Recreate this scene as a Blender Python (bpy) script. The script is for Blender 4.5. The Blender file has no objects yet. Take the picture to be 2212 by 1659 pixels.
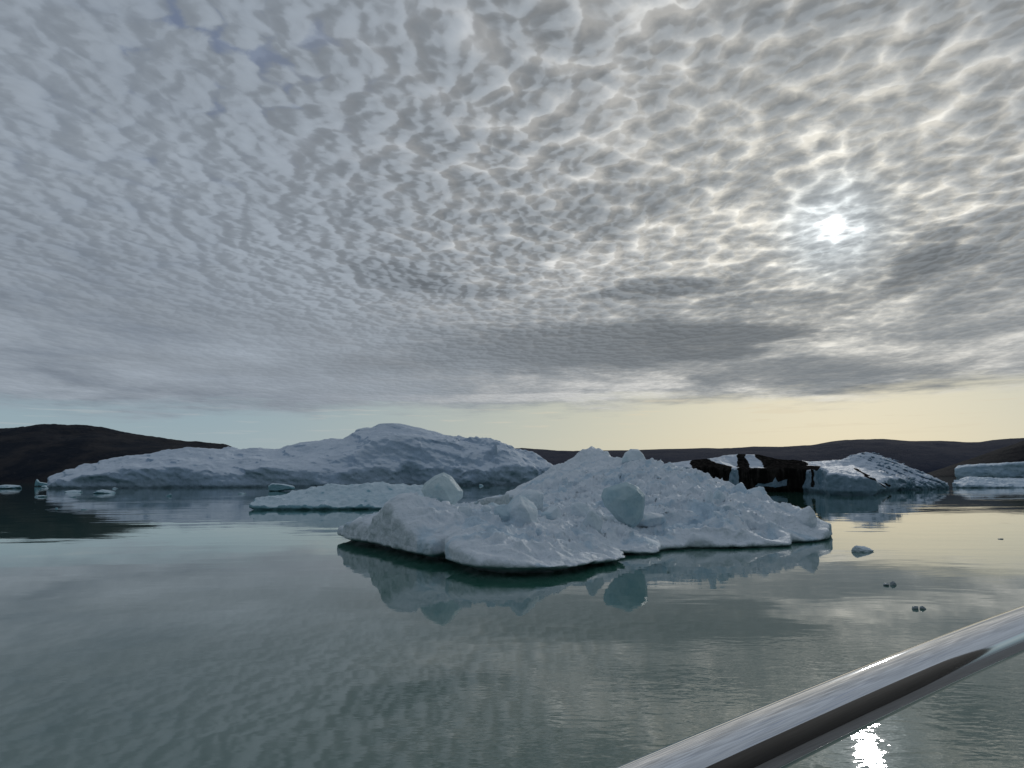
import bpy, bmesh, math, random
import numpy as np
from mathutils import Matrix, Vector

# ------------------------------------------------------------------ camera
scene = bpy.context.scene
F, CX, CY = 1597.0, 1106.0, 829.5          # focal length and centre in a 2212 x 1659 picture
CAM_Z = 3.5
PITCH = math.atan(204.5 / F)
ROLL = math.radians(0.39)
fwd = Vector((0, math.cos(PITCH), math.sin(PITCH)))
r0 = Vector((1, 0, 0)); u0 = r0.cross(fwd)
right = r0 * math.cos(ROLL) - u0 * math.sin(ROLL)
up = u0 * math.cos(ROLL) + r0 * math.sin(ROLL)
cam_d = bpy.data.cameras.new('camera'); cam = bpy.data.objects.new('camera', cam_d)
scene.collection.objects.link(cam); scene.camera = cam
M = Matrix((right, up, -fwd)).transposed().to_4x4(); M.translation = Vector((0, 0, CAM_Z))
cam.matrix_world = M
cam_d.sensor_fit = 'HORIZONTAL'; cam_d.sensor_width = 36.0; cam_d.lens = 36.0 * F / 2212.0
cam_d.clip_start = 0.05; cam_d.clip_end = 100000

# ------------------------------------------------------------------ colour management, sun, sky
scene.view_settings.view_transform = 'Standard'; scene.view_settings.look = 'None'
scene.view_settings.exposure = 0.04; scene.view_settings.gamma = 1.0
scene.cycles.max_bounces = 6; scene.cycles.glossy_bounces = 4; scene.cycles.diffuse_bounces = 3
scene.cycles.transmission_bounces = 4; scene.cycles.caustics_reflective = False; scene.cycles.caustics_refractive = False

def ray(u, v):
    d = right * ((u - CX) / F) + up * (-(v - CY) / F) + fwd
    return d.normalized()
SUN = ray(1802, 489)
SUN_EL = math.asin(SUN.z); SUN_AZ = math.atan2(SUN.x, SUN.y)
sl = bpy.data.lights.new('sun', 'SUN'); sun = bpy.data.objects.new('sun', sl); scene.collection.objects.link(sun)
sl.energy = 0.35; sl.angle = math.radians(1.4); sl.color = (1.0, 0.97, 0.92)
sun.rotation_euler = (-SUN).to_track_quat('-Z', 'Y').to_euler()

class S:
    """a node socket with arithmetic"""
    def __init__(s, t, k): s.t = t; s.k = k
    def m(s, op, *o, clamp=False):
        n = s.t.nodes.new('ShaderNodeMath'); n.operation = op; n.use_clamp = clamp
        for i, q in enumerate((s,) + o):
            if isinstance(q, S): s.t.links.new(q.k, n.inputs[i])
            else: n.inputs[i].default_value = q
        return S(s.t, n.outputs[0])
    def __add__(s, o): return s.m('ADD', o)
    __radd__ = __add__
    def __sub__(s, o): return s.m('SUBTRACT', o)
    def __rsub__(s, o): return (s * -1.0) + o
    def __mul__(s, o): return s.m('MULTIPLY', o)
    __rmul__ = __mul__
    def __truediv__(s, o): return s.m('DIVIDE', o)
    def __pow__(s, o): return s.m('POWER', o)
    def max(s, o): return s.m('MAXIMUM', o)
    def min(s, o): return s.m('MINIMUM', o)
    def exp(s): return s.m('EXPONENT')
    def abs(s): return s.m('ABSOLUTE')
    def sstep(s, a, b, x=0.0, y=1.0):
        n = s.t.nodes.new('ShaderNodeMapRange'); n.interpolation_type = 'SMOOTHSTEP'
        s.t.links.new(s.k, n.inputs['Value'])
        for nm, q in (('From Min', a), ('From Max', b), ('To Min', x), ('To Max', y)):
            if isinstance(q, S): s.t.links.new(q.k, n.inputs[nm])
            else: n.inputs[nm].default_value = q
        return S(s.t, n.outputs['Result'])
def vec(t, x, y, z=0.0):
    n = t.nodes.new('ShaderNodeCombineXYZ')
    for i, q in enumerate((x, y, z)):
        if isinstance(q, S): t.links.new(q.k, n.inputs[i])
        else: n.inputs[i].default_value = q
    return S(t, n.outputs[0])
def noise(t, v, scale, detail=4, rough=0.5, dist=0.0, color=False, lac=2.0):
    n = t.nodes.new('ShaderNodeTexNoise'); t.links.new(v.k, n.inputs['Vector'])
    n.inputs['Scale'].default_value = scale; n.inputs['Detail'].default_value = detail
    n.inputs['Roughness'].default_value = rough; n.inputs['Distortion'].default_value = dist
    n.inputs['Lacunarity'].default_value = lac
    return S(t, n.outputs['Color' if color else 'Fac'])
def voro(t, v, scale, feature='SMOOTH_F1', smooth=0.6, rnd=1.0, dim='2D'):
    n = t.nodes.new('ShaderNodeTexVoronoi'); n.voronoi_dimensions = dim; n.feature = feature
    t.links.new(v.k, n.inputs['Vector']); n.inputs['Scale'].default_value = scale
    if feature == 'SMOOTH_F1': n.inputs['Smoothness'].default_value = smooth
    n.inputs['Randomness'].default_value = rnd
    return S(t, n.outputs['Distance'])
def vadd(t, a, b, sc=1.0, off=0.0):
    n = t.nodes.new('ShaderNodeVectorMath'); n.operation = 'MULTIPLY_ADD'
    t.links.new(b.k, n.inputs[0]); n.inputs[1].default_value = (sc,) * 3; t.links.new(a.k, n.inputs[2])
    return S(t, n.outputs[0])
def mix(t, f, a, b, kind='MIX'):
    n = t.nodes.new('ShaderNodeMix'); n.data_type = 'RGBA'; n.blend_type = kind
    for i, q in ((0, f), (6, a), (7, b)):
        if isinstance(q, S): t.links.new(q.k, n.inputs[i])
        elif i == 0: n.inputs[0].default_value = q
        else: n.inputs[i].default_value = tuple(q) + (1.0,)
    return S(t, n.outputs[2])

def build_world():
    w = bpy.data.worlds.new('World'); scene.world = w; w.use_nodes = True
    w.cycles.sampling_method = 'MANUAL'; w.cycles.sample_map_resolution = 1024
    t = w.node_tree; t.nodes.clear()
    out = t.nodes.new('ShaderNodeOutputWorld'); bg = t.nodes.new('ShaderNodeBackground')
    t.links.new(bg.outputs[0], out.inputs[0])
    tc = t.nodes.new('ShaderNodeTexCoord'); sep = t.nodes.new('ShaderNodeSeparateXYZ')
    t.links.new(tc.outputs['Generated'], sep.inputs[0])
    x, y, z = (S(t, sep.outputs[i]) for i in range(3))
    sky = t.nodes.new('ShaderNodeTexSky'); sky.sky_type = 'NISHITA'; sky.sun_disc = False
    sky.sun_elevation = SUN_EL; sky.sun_rotation = SUN_AZ; sky.air_density = 1.0; sky.dust_density = 2.0; sky.ozone_density = 1.5
    skyc = S(t, sky.outputs[0])
    sk = t.nodes.new('ShaderNodeMix'); sk.data_type = 'RGBA'; sk.blend_type = 'MULTIPLY'; sk.inputs[0].default_value = 1
    t.links.new(skyc.k, sk.inputs[6]); sk.inputs[7].default_value = (SKY_GAIN[0], SKY_GAIN[1], SKY_GAIN[2], 1)
    clear = S(t, sk.outputs[2])
    # angle to the sun (radians, small-angle chord)
    cosd = x * SUN.x + y * SUN.y + z * SUN.z
    ang = ((1.0 - cosd).max(0.0) * 2.0) ** 0.5
    # cloud sheet: directions projected on a plane overhead
    zz = z.max(0.0) + 0.035
    px = x / zz; py = y / zz
    P = vec(t, px, py * 0.78, 0.0)
    far = z.sstep(0.10, 0.34)                       # 1 overhead, 0 near the horizon
    def centred(c):
        n = t.nodes.new('ShaderNodeVectorMath'); n.operation = 'SUBTRACT'; t.links.new(c.k, n.inputs[0]); n.inputs[1].default_value = (0.5,) * 3
        return S(t, n.outputs[0])
    P1 = vadd(t, P, centred(noise(t, P, 1.7, 3, 0.55, color=True)), 0.13)
    P2 = vadd(t, P1, centred(noise(t, P1, 15.0, 3, 0.55, color=True)), 0.045)
    sx, sy = SUN.x / (SUN.z + 0.035), SUN.y / (SUN.z + 0.035) * 0.78
    dx = sx - px; dy = sy - py * 0.78; dl = ((dx * dx + dy * dy) ** 0.5) + 0.25
    wa = ang.sstep(0.3, 1.0, 0.26, 0.50); wb = ang.sstep(0.3, 1.0, 0.55, 0.26); wc = ang.sstep(0.4, 1.0, 0.20, 0.10); wf = ang.sstep(0.3, 1.0, 0.52, 0.90)
    def dome(c, k): return 1.0 - (c * k) ** 2.0
    def field(Q, det):
        c0 = voro(t, Q, 6.5, 'SMOOTH_F1', 0.22); c1 = voro(t, Q, 14.5, 'SMOOTH_F1', 0.20); c2 = voro(t, Q, 32.0, 'SMOOTH_F1', 0.2)
        f = noise(t, Q, 7.0, det, 0.6)
        return dome(c0, 1.15) * wa + dome(c1, 1.2) * wb + dome(c2, 1.2) * wc + (f - 0.5) * wf - 0.60, c1, f
    h0, cells, fb = field(P2, 6)
    e = 0.026
    Q2 = vadd(t, P2, vec(t, dx / dl, dy / dl, 0.0), e)
    h1, _, _ = field(Q2, 4)
    relief = (h0 - h1) * (1.0 / e) * 0.22          # >0 on the flank of a puff that faces the sun
    relief = relief / (relief.abs() + 1.3) * 1.35
    edge = voro(t, P2, 15.5, 'DISTANCE_TO_EDGE')
    edge2 = voro(t, P2, 31.0, 'DISTANCE_TO_EDGE')
    big = noise(t, vec(t, px * 0.8, py * 0.7, 3.0), 0.9, 4, 0.55, 0.3)
    mid = noise(t, vec(t, px * 0.8, py * 0.60, 7.0), 1.25, 8, 0.62, 0.3)
    patchy = noise(t, P1, 2.6, 6, 0.58)
    thick = h0 * z.sstep(0.09, 0.34, 0.16, 1.20) * ang.sstep(0.3, 0.8, 1.25, 0.9) + (big - 0.5) * 0.60 + (patchy - 0.5) * ang.sstep(0.3, 0.9, 0.35, 0.9) + ang.sstep(0.2, 0.7, 0.48, 0.62)
    # named dark banks low in the sky (azimuth, elevation, half widths, amount)
    az = x.m('ARCTAN2', y)
    wob = (noise(t, vec(t, az * 9.0, z * 55.0, 0.0), 1.0, 5, 0.6) - 0.5)
    wob2 = (noise(t, vec(t, az * 9.0, z * 55.0, 5.0), 1.0, 5, 0.6) - 0.5)
    banks = None
    for (u, v, su, sv, a, tilt) in BANKS:
        d = ray(u, v); a0 = math.atan2(d.x, d.y); e0 = d.z
        da = az - a0; dz = (z - e0) - da * tilt
        g = (((da * (F / su)) + wob * 1.6) ** 2.0 + ((dz * (F / sv)) + wob2 * 1.6) ** 2.0)
        b = g.sstep(0.3, 1.5, a, 0.0)
        banks = b if banks is None else banks + b
    lowband = (mid - 0.5) * 3.8 * (1.0 - far * 0.75)
    thick = thick + lowband + banks
    thick = thick + (fb - 0.5) * 0.2 + (mid - 0.5) * 0.3 + (noise(t, P1, 22.0, 5, 0.65) - 0.5) * 0.55
    thick = (thick * -1.0).exp() * -1.5 + 1.5
    thick = thick.max(-0.3)
    veil = thick.m('MULTIPLY', 1.0).sstep(-0.25, 1.25)
    # forward scattering: thin places shine, the more the nearer the sun
    glow = (ang * (-1.0 / 0.34)).exp()
    glow2 = (ang * (-1.0 / 0.10)).exp()
    core = ((ang * ang) * (-1.0 / (0.0070 ** 2))).exp()
    vm = fb.sstep(0.36, 0.60, 1.0, 0.05) * far.sstep(0.0, 0.7) * ang.sstep(0.12, 0.5, 1.0, 0.35)
    vein = (edge.sstep(0.0, 0.26, 1.0, 0.0) * 0.28 + edge2.sstep(0.0, 0.20, 1.0, 0.0) * 0.18) * vm
    thin = (1.0 - veil)
    vein = vein * (banks.max(0.0).min(1.0) * -0.9 + 1.0)
    side = ang.sstep(0.20, 0.80)                    # away from the sun the sheet turns bluish
    cthick = mix(t, side, (0.198, 0.220, 0.240), (0.262, 0.300, 0.345))
    cthin = mix(t, side, (0.49, 0.49, 0.475), (0.200, 0.242, 0.300))
    col = mix(t, veil, cthin, cthick)
    bk = t.nodes.new('ShaderNodeVectorMath'); bk.operation = 'SCALE'; t.links.new(col.k, bk.inputs[0]); t.links.new(((banks.max(0.0).min(1.0)) * -0.22 + 1.0).k, bk.inputs['Scale']); col = S(t, bk.outputs[0])
    mm = t.nodes.new('ShaderNodeVectorMath'); mm.operation = 'SCALE'; t.links.new(col.k, mm.inputs[0]); t.links.new(((mid - 0.5) * side * 1.25 * far.sstep(0.0, 1.0, 1.1, 0.35) + 1.0).k, mm.inputs['Scale']); col = S(t, mm.outputs[0])
    lit = relief * far.sstep(0.0, 1.0, 0.25, 1.0) * ang.sstep(0.05, 0.4, 0.6, 1.0) * ang.sstep(0.35, 0.9, 1.0, 0.45) * 0.46 + 1.0
    scl = t.nodes.new('ShaderNodeVectorMath'); scl.operation = 'SCALE'; t.links.new(col.k, scl.inputs[0]); t.links.new(lit.k, scl.inputs['Scale'])
    col = S(t, scl.outputs[0])
    ring = ang.sstep(0.03, 0.09)
    gcol = mix(t, ring, (0.90, 1.0, 1.03), (1.0, 0.94, 0.79))
    gcol = mix(t, ang.sstep(0.14, 0.36), gcol, (0.95, 0.93, 0.88))
    tv = thin.max(0.0)
    amt = glow * (tv * 0.40 + vein * 0.14) + glow2 * (tv * 0.30 + vein * 0.40 + 0.05) + vein * 0.012
    sc = t.nodes.new('ShaderNodeVectorMath'); sc.operation = 'SCALE'; t.links.new(gcol.k, sc.inputs[0]); t.links.new(amt.k, sc.inputs['Scale'])
    add = t.nodes.new('ShaderNodeVectorMath'); add.operation = 'ADD'; t.links.new(col.k, add.inputs[0]); t.links.new(sc.outputs[0], add.inputs[1])
    cs = t.nodes.new('ShaderNodeCombineXYZ'); cr = core * (tv * 1.6 + vein + 0.5) * 5.0 + (ang * (-1.0 / 0.020)).exp() * (tv * 0.6 + vein * 0.4 + 0.10)
    for i in range(3): t.links.new(cr.k, cs.inputs[i])
    add2 = t.nodes.new('ShaderNodeVectorMath'); add2.operation = 'ADD'; t.links.new(add.outputs[0], add2.inputs[0]); t.links.new(cs.outputs[0], add2.inputs[1])
    cloud = S(t, add2.outputs[0])
    # blue gaps overhead on the side away from the sun
    gap = (noise(t, P2, 3.0, 7, 0.62) + (cells - 0.5) * 0.30 + (0.5 - h0) * 0.06 + ang.sstep(0.5, 1.2) * 0.03).sstep(0.60, 0.72) * ang.sstep(0.45, 0.85) * z.sstep(0.30, 0.50)
    cloud = mix(t, gap * 0.75, cloud, (0.13, 0.17, 0.27))
    # lower rim of the sheet
    rimn = noise(t, vec(t, az * 6.0, z * 60.0, 1.0), 1.0, 6, 0.62) - 0.5
    rimn2 = noise(t, vec(t, az * 26.0, z * 190.0, 2.0), 1.0, 4, 0.6) - 0.5
    rim = z + az * -0.012 + (noise(t, vec(t, az * 3.2, 0.0, 4.0), 1.0, 3, 0.6) - 0.5) * 0.05 + rimn * 0.050 + rimn2 * 0.024
    cover = rim.sstep(0.080, 0.112)
    # clear band: Nishita, with a warm tint towards the sun and thin haze
    warm = (az - SUN_AZ * 0.85).abs().sstep(0.05, 0.80, 1.0, 0.0)
    band = mix(t, warm, (0.30, 0.41, 0.47), (0.54, 0.555, 0.45))
    band = mix(t, z.sstep(0.0, 0.10, 0.5, 0.0), band, mix(t, warm, (0.42, 0.50, 0.52), (0.60, 0.60, 0.47)))
    base = mix(t, 0.85, clear, band)
    # a few thin wisps inside the clear band
    wisp = noise(t, vec(t, az * 7.0, z * 150.0, 9.0), 1.0, 5, 0.6).sstep(0.56, 0.62) * z.sstep(0.03, 0.08)
    base = mix(t, wisp * 0.5, base, mix(t, warm, (0.40, 0.45, 0.47), (0.70, 0.62, 0.46)))
    fin = mix(t, cover, base, cloud)
    bs = t.nodes.new('ShaderNodeVectorMath'); bs.operation = 'SCALE'; t.links.new(fin.k, bs.inputs[0]); t.links.new(y.sstep(-0.6, 0.25, 0.72, 1.0).k, bs.inputs['Scale']); fin = S(t, bs.outputs[0])   # unseen sky behind the camera, dimming added to darken the ice fronts
    t.links.new(fin.k, bg.inputs[0]); bg.inputs[1].default_value = 1.0
SKY_GAIN = (0.035, 0.035, 0.04)
BANKS = [  # u, v, half widths, amount, tilt
    (1300, 745, 420, 50, 0.75, 0.03), (1560, 735, 200, 34, 0.35, 0.0), (850, 595, 110, 26, 0.55, -0.10), (980, 625, 140, 14, 0.40, -0.05), (1440, 622, 150, 20, 0.60, 0.02), (1640, 650, 160, 16, 0.4, 0.0),
    (1850, 640, 230, 34, 0.45, 0.28), (1990, 560, 70, 40, 0.5, 0.6), (2150, 540, 130, 90, 0.28, 0.4), (1700, 800, 420, 24, 0.30, -0.02), (650, 790, 420, 24, 0.30, 0.03),
    (1990, 835, 200, 12, 0.5, 0.0), (1000, 720, 160, 16, 0.30, 0.0), (480, 690, 300, 26, 0.2, 0.0), (1080, 860, 500, 9, -0.5, 0.0), (2000, 850, 300, 8, -0.4, 0.0), (1480, 540, 330, 60, -0.28, 0.1)]
build_world()

# ------------------------------------------------------------------ helpers
def PT(u, v, d):
    """world point on the sight line of picture point (u, v) at forward distance d"""
    r = ray(u, v); k = d / r.y
    return (r.x * k, d, CAM_Z + r.z * k)
def G(u, v, z=0.0):
    r = ray(u, v); k = (z - CAM_Z) / r.z
    return (r.x * k, r.y * k, z)
def H(u, d):
    return ((u - CX) / F * d, d)

rng = np.random.RandomState(5)
PERM = np.concatenate([rng.permutation(256)] * 2)
GR = rng.normal(size=(256, 3)); GR /= np.linalg.norm(GR, axis=1)[:, None]; GR = GR.astype(np.float32)
def perlin(x, y, z):
    xi = np.floor(x).astype(np.int64); yi = np.floor(y).astype(np.int64); zi = np.floor(z).astype(np.int64)
    xf = (x - xi).astype(np.float32); yf = (y - yi).astype(np.float32); zf = (z - zi).astype(np.float32)
    s = lambda a: a * a * a * (a * (a * 6 - 15) + 10)
    ux, uy, uz = s(xf), s(yf), s(zf); xi &= 255; yi &= 255; zi &= 255
    def g(i, j, k):
        h = PERM[PERM[PERM[(xi + i) & 255] + ((yi + j) & 255)] + ((zi + k) & 255)]
        gr = GR[h]
        return gr[..., 0] * (xf - i) + gr[..., 1] * (yf - j) + gr[..., 2] * (zf - k)
    a = g(0, 0, 0); b = g(1, 0, 0); c = g(0, 1, 0); d = g(1, 1, 0)
    e = g(0, 0, 1); f = g(1, 0, 1); p = g(0, 1, 1); q = g(1, 1, 1)
    l1 = a + ux * (b - a); l2 = c + ux * (d - c); l3 = e + ux * (f - e); l4 = p + ux * (q - p)
    m1 = l1 + uy * (l2 - l1); m2 = l3 + uy * (l4 - l3)
    return (m1 + uz * (m2 - m1)) * 1.5
def fbm(x, y, z, o=4, g=0.5):
    s = 0; a = 1.0; f = 1.0
    for i in range(o):
        s = s + a * perlin(x * f + 13.7 * i, y * f + 7.1 * i, z * f + 3.3 * i); a *= g; f *= 2.03
    return s
def billow(x, y, z, o=4, g=0.5):
    s = 0; a = 1.0; f = 1.0
    for i in range(o):
        s = s + a * (np.abs(perlin(x * f + 5.7 * i, y * f + 9.1 * i, z * f + 1.3 * i)) * 2 - 0.5); a *= g; f *= 2.05
    return s

def surface_nets(f):
    """f: 3-D array, negative inside. returns vertices in index space, quads"""
    s = f < 0
    nx, ny, nz = f.shape
    cnt = np.zeros((nx - 1, ny - 1, nz - 1), np.int8)
    corners = [(i, j, k) for i in (0, 1) for j in (0, 1) for k in (0, 1)]
    for (i, j, k) in corners:
        cnt += s[i:nx - 1 + i, j:ny - 1 + j, k:nz - 1 + k]
    act = np.argwhere((cnt > 0) & (cnt < 8))
    vid = np.full(cnt.shape, -1, np.int32)
    vid[act[:, 0], act[:, 1], act[:, 2]] = np.arange(len(act))
    vals = {c: f[act[:, 0] + c[0], act[:, 1] + c[1], act[:, 2] + c[2]] for c in corners}
    acc = np.zeros((len(act), 3)); n = np.zeros(len(act))
    for a in corners:
        for ax in range(3):
            if a[ax] == 1: continue
            b = list(a); b[ax] = 1; b = tuple(b)
            va, vb = vals[a], vals[b]
            m = (va < 0) != (vb < 0)
            t = np.where(m, va / np.where(m, va - vb, 1), 0)
            for c in range(3):
                acc[:, c] += np.where(m, a[c] + (t if c == ax else 0), 0)
            n += m
    verts = act + acc / n[:, None]
    quads = []
    for ax in range(3):
        sl0 = [slice(1, -1)] * 3; sl1 = [slice(1, -1)] * 3
        sl0[ax] = slice(0, -1); sl1[ax] = slice(1, None)
        s0 = s[tuple(sl0)]; s1 = s[tuple(sl1)]
        for inv, m in ((False, s0 & ~s1), (True, ~s0 & s1)):
            e = np.argwhere(m)
            if len(e) == 0: continue
            for c in range(3):
                if c != ax: e[:, c] += 1
            b, c = [(1, 2), (2, 0), (0, 1)][ax]
            def cell(db, dc):
                q = e.copy(); q[:, b] -= db; q[:, c] -= dc
                return vid[q[:, 0], q[:, 1], q[:, 2]]
            q = np.stack([cell(1, 1), cell(0, 1), cell(0, 0), cell(1, 0)], 1)
            if inv: q = q[:, ::-1]
            quads.append(q)
    q = np.concatenate(quads)
    q = q[(q >= 0).all(1)]
    return verts, q

def link_mesh(name, verts, faces, mat, parent=None, smooth=True):
    me = bpy.data.meshes.new(name)
    if isinstance(faces, np.ndarray):
        verts = np.asarray(verts, np.float32)
        me.vertices.add(len(verts)); me.vertices.foreach_set('co', verts.ravel())
        k = faces.shape[1]
        me.loops.add(faces.size); me.loops.foreach_set('vertex_index', faces.astype(np.int32).ravel())
        me.polygons.add(len(faces)); me.polygons.foreach_set('loop_start', np.arange(0, faces.size, k, dtype=np.int32))
        me.update(calc_edges=True); me.validate()
    else:
        me.from_pydata([tuple(v) for v in verts], [], faces); me.update()
    if smooth: me.polygons.foreach_set('use_smooth', [True] * len(me.polygons))
    o = bpy.data.objects.new(name, me); scene.collection.objects.link(o)
    if mat: me.materials.append(mat)
    if parent: o.parent = parent
    return o
def tag(o, label=None, cat=None, group=None, kind=None):
    if label: o['label'] = label
    if cat: o['category'] = cat
    if group: o['group'] = group
    if kind: o['kind'] = kind
    return o

# ------------------------------------------------------------------ materials
def new_mat(name):
    m = bpy.data.materials.new(name); m.use_nodes = True
    t = m.node_tree; b = t.nodes['Principled BSDF']
    return m, t, b
def bump(t, b, h, dist, strength=1.0, prev=None):
    n = t.nodes.new('ShaderNodeBump'); n.inputs['Distance'].default_value = dist; n.inputs['Strength'].default_value = strength
    t.links.new(h.k, n.inputs['Height'])
    if prev is not None: t.links.new(prev.outputs[0], n.inputs['Normal'])
    t.links.new(n.outputs[0], b.inputs['Normal'])
    return n
def pos(t):
    g = t.nodes.new('ShaderNodeNewGeometry'); return S(t, g.outputs['Position'])
def ice_mat(name, white, blue, scale, bumpd, rough=0.55, patch=(0.52, 0.62), dirt=False, sss=0.0, steep=0.0, steep_at=0.30):
    """white weathered snow ice with patches of denser blue ice"""
    m, t, b = new_mat(name)
    p = pos(t)
    n1 = noise(t, p, 0.35 * scale, 5, 0.6, 0.4)
    n2 = noise(t, p, 1.6 * scale, 6, 0.65)
    f = n1.sstep(patch[0], patch[1])
    if steep:      # snow on gentle slopes, blue ice on steep ones, with their shade painted in
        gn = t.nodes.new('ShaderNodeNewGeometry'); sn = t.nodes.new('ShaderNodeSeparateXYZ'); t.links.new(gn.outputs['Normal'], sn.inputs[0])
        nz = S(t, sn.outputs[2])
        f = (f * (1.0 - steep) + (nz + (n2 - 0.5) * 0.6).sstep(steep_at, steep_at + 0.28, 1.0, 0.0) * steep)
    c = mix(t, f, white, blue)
    c = mix(t, n2.sstep(0.35, 0.75, 0.0, 0.35), c, tuple(q * 0.82 for q in blue))
    r = None
    if dirt:
        a = t.nodes.new('ShaderNodeAttribute'); a.attribute_name = 'dirt'
        d = S(t, a.outputs['Fac'])
        st = noise(t, p, 0.9 * scale, 6, 0.7)
        d = (d + (st - 0.5) * 0.35).sstep(0.35, 0.6)
        mp = t.nodes.new('ShaderNodeMapping'); mp.inputs['Scale'].default_value = (1.0, 1.0, 0.15); t.links.new(p.k, mp.inputs[0])
        dc = mix(t, noise(t, S(t, mp.outputs[0]), 3.0 * scale, 6, 0.7).sstep(0.42, 0.68), (0.010, 0.0095, 0.009), (0.046, 0.040, 0.036))
        c = mix(t, d, c, dc); spec = (1.0 - d) * 0.3
        t.links.new(spec.k, b.inputs['Specular IOR Level'])
    t.links.new(c.k, b.inputs['Base Color'])
    b.inputs['Roughness'].default_value = rough; b.inputs['IOR'].default_value = 1.31
    b.inputs['Specular IOR Level'].default_value = 0.3
    if sss: 
        b.inputs['Subsurface Weight'].default_value = sss
        b.inputs['Subsurface Radius'].default_value = (0.25, 0.6, 0.8); b.inputs['Subsurface Scale'].default_value = 0.25
    h = noise(t, p, 2.2 * scale, 7, 0.60) * 1.0 + voro(t, p, 2.8 * scale, 'SMOOTH_F1', 0.5, dim='3D') * 0.35
    bump(t, b, h, bumpd)
    return m
M_snow = ice_mat('snow ice', (0.84, 0.90, 0.95), (0.62, 0.76, 0.86), 0.9, 0.24)
M_block = ice_mat('block ice', (0.76, 0.84, 0.89), (0.58, 0.72, 0.79), 1.6, 0.08, 0.7)
M_teal = ice_mat('teal ice', (0.52, 0.67, 0.71), (0.40, 0.57, 0.63), 1.2, 0.12, 0.45)
M_diamond = ice_mat('clear pale ice', (0.66, 0.78, 0.80), (0.50, 0.68, 0.73), 1.4, 0.12, 0.45)
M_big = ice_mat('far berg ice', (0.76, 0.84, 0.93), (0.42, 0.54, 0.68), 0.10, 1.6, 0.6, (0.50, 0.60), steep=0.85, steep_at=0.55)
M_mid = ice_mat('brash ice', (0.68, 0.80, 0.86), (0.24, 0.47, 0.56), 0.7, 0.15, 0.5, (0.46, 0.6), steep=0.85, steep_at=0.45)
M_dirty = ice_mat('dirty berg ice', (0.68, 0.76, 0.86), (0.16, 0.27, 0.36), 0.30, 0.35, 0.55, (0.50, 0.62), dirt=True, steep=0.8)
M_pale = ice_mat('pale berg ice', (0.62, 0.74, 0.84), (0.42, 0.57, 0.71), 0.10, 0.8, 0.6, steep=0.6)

# ------------------------------------------------------------------ water
def build_water():
    m, t, b = new_mat('fjord water')
    p = pos(t)
    sp = t.nodes.new('ShaderNodeSeparateXYZ'); t.links.new(p.k, sp.inputs[0])
    x, y = S(t, sp.outputs[0]), S(t, sp.outputs[1])
    b.inputs['Base Color'].default_value = (0.030, 0.112, 0.084, 1)
    b.inputs['Roughness'].default_value = 0.018; b.inputs['IOR'].default_value = 1.9
    # calm and rippled patches, seen as bands far off
    patch = noise(t, vec(t, x * 0.012, y * 0.03, 0.0), 1.0, 4, 0.6).sstep(0.40, 0.66, 0.10, 1.0)
    patch2 = noise(t, vec(t, x * 0.09, y * 0.16, 3.0), 1.0, 3, 0.55).sstep(0.35, 0.70, 0.35, 1.0)
    w = vec(t, x * 0.48, y, 0.0)
    long_ = noise(t, w, 0.55, 2, 0.5, 0.3)
    mid_ = noise(t, w, 2.1, 3, 0.55, 0.6)
    small = noise(t, w, 7.5, 3, 0.6, 0.4)
    h = long_ * 0.014 + mid_ * 0.0030 * patch2 + small * 0.00020 * patch2
    near = noise(t, vec(t, x * 0.25, y * 0.3, 6.0), 1.0, 2, 0.5).sstep(0.42, 0.62, 0.15, 1.0)
    boat_ = (((x - 6.0) ** 2.0 + (y - 10.0) ** 2.0) ** 0.5 + (noise(t, w, 0.4, 2, 0.5) - 0.5) * 5.0).sstep(2.0, 9.0, 1.0, 0.0)
    far_ = noise(t, vec(t, x * 0.35, y, 2.0), 0.28, 3, 0.6, 0.5)
    h = h * patch + far_ * 0.045 * patch * y.sstep(25.0, 70.0) + noise(t, w, 4.5, 2, 0.5, 0.3) * 0.0005 * near + noise(t, w, 13.0, 2, 0.5, 0.3) * 0.00008 * near + (noise(t, vec(t, x * 0.55, y, 1.0), 3.4, 2, 0.5, 0.4) * 0.0080 + noise(t, w, 9.0, 2, 0.5) * 0.0017) * boat_
    bump(t, b, h, 1.0)
    R = 60000.0
    o = link_mesh('water', [(-R, -R, 0), (R, -R, 0), (R, R, 0), (-R, R, 0)], [(0, 1, 2, 3)], m, smooth=False)
    tag(o, kind='structure')
build_water()

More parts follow.
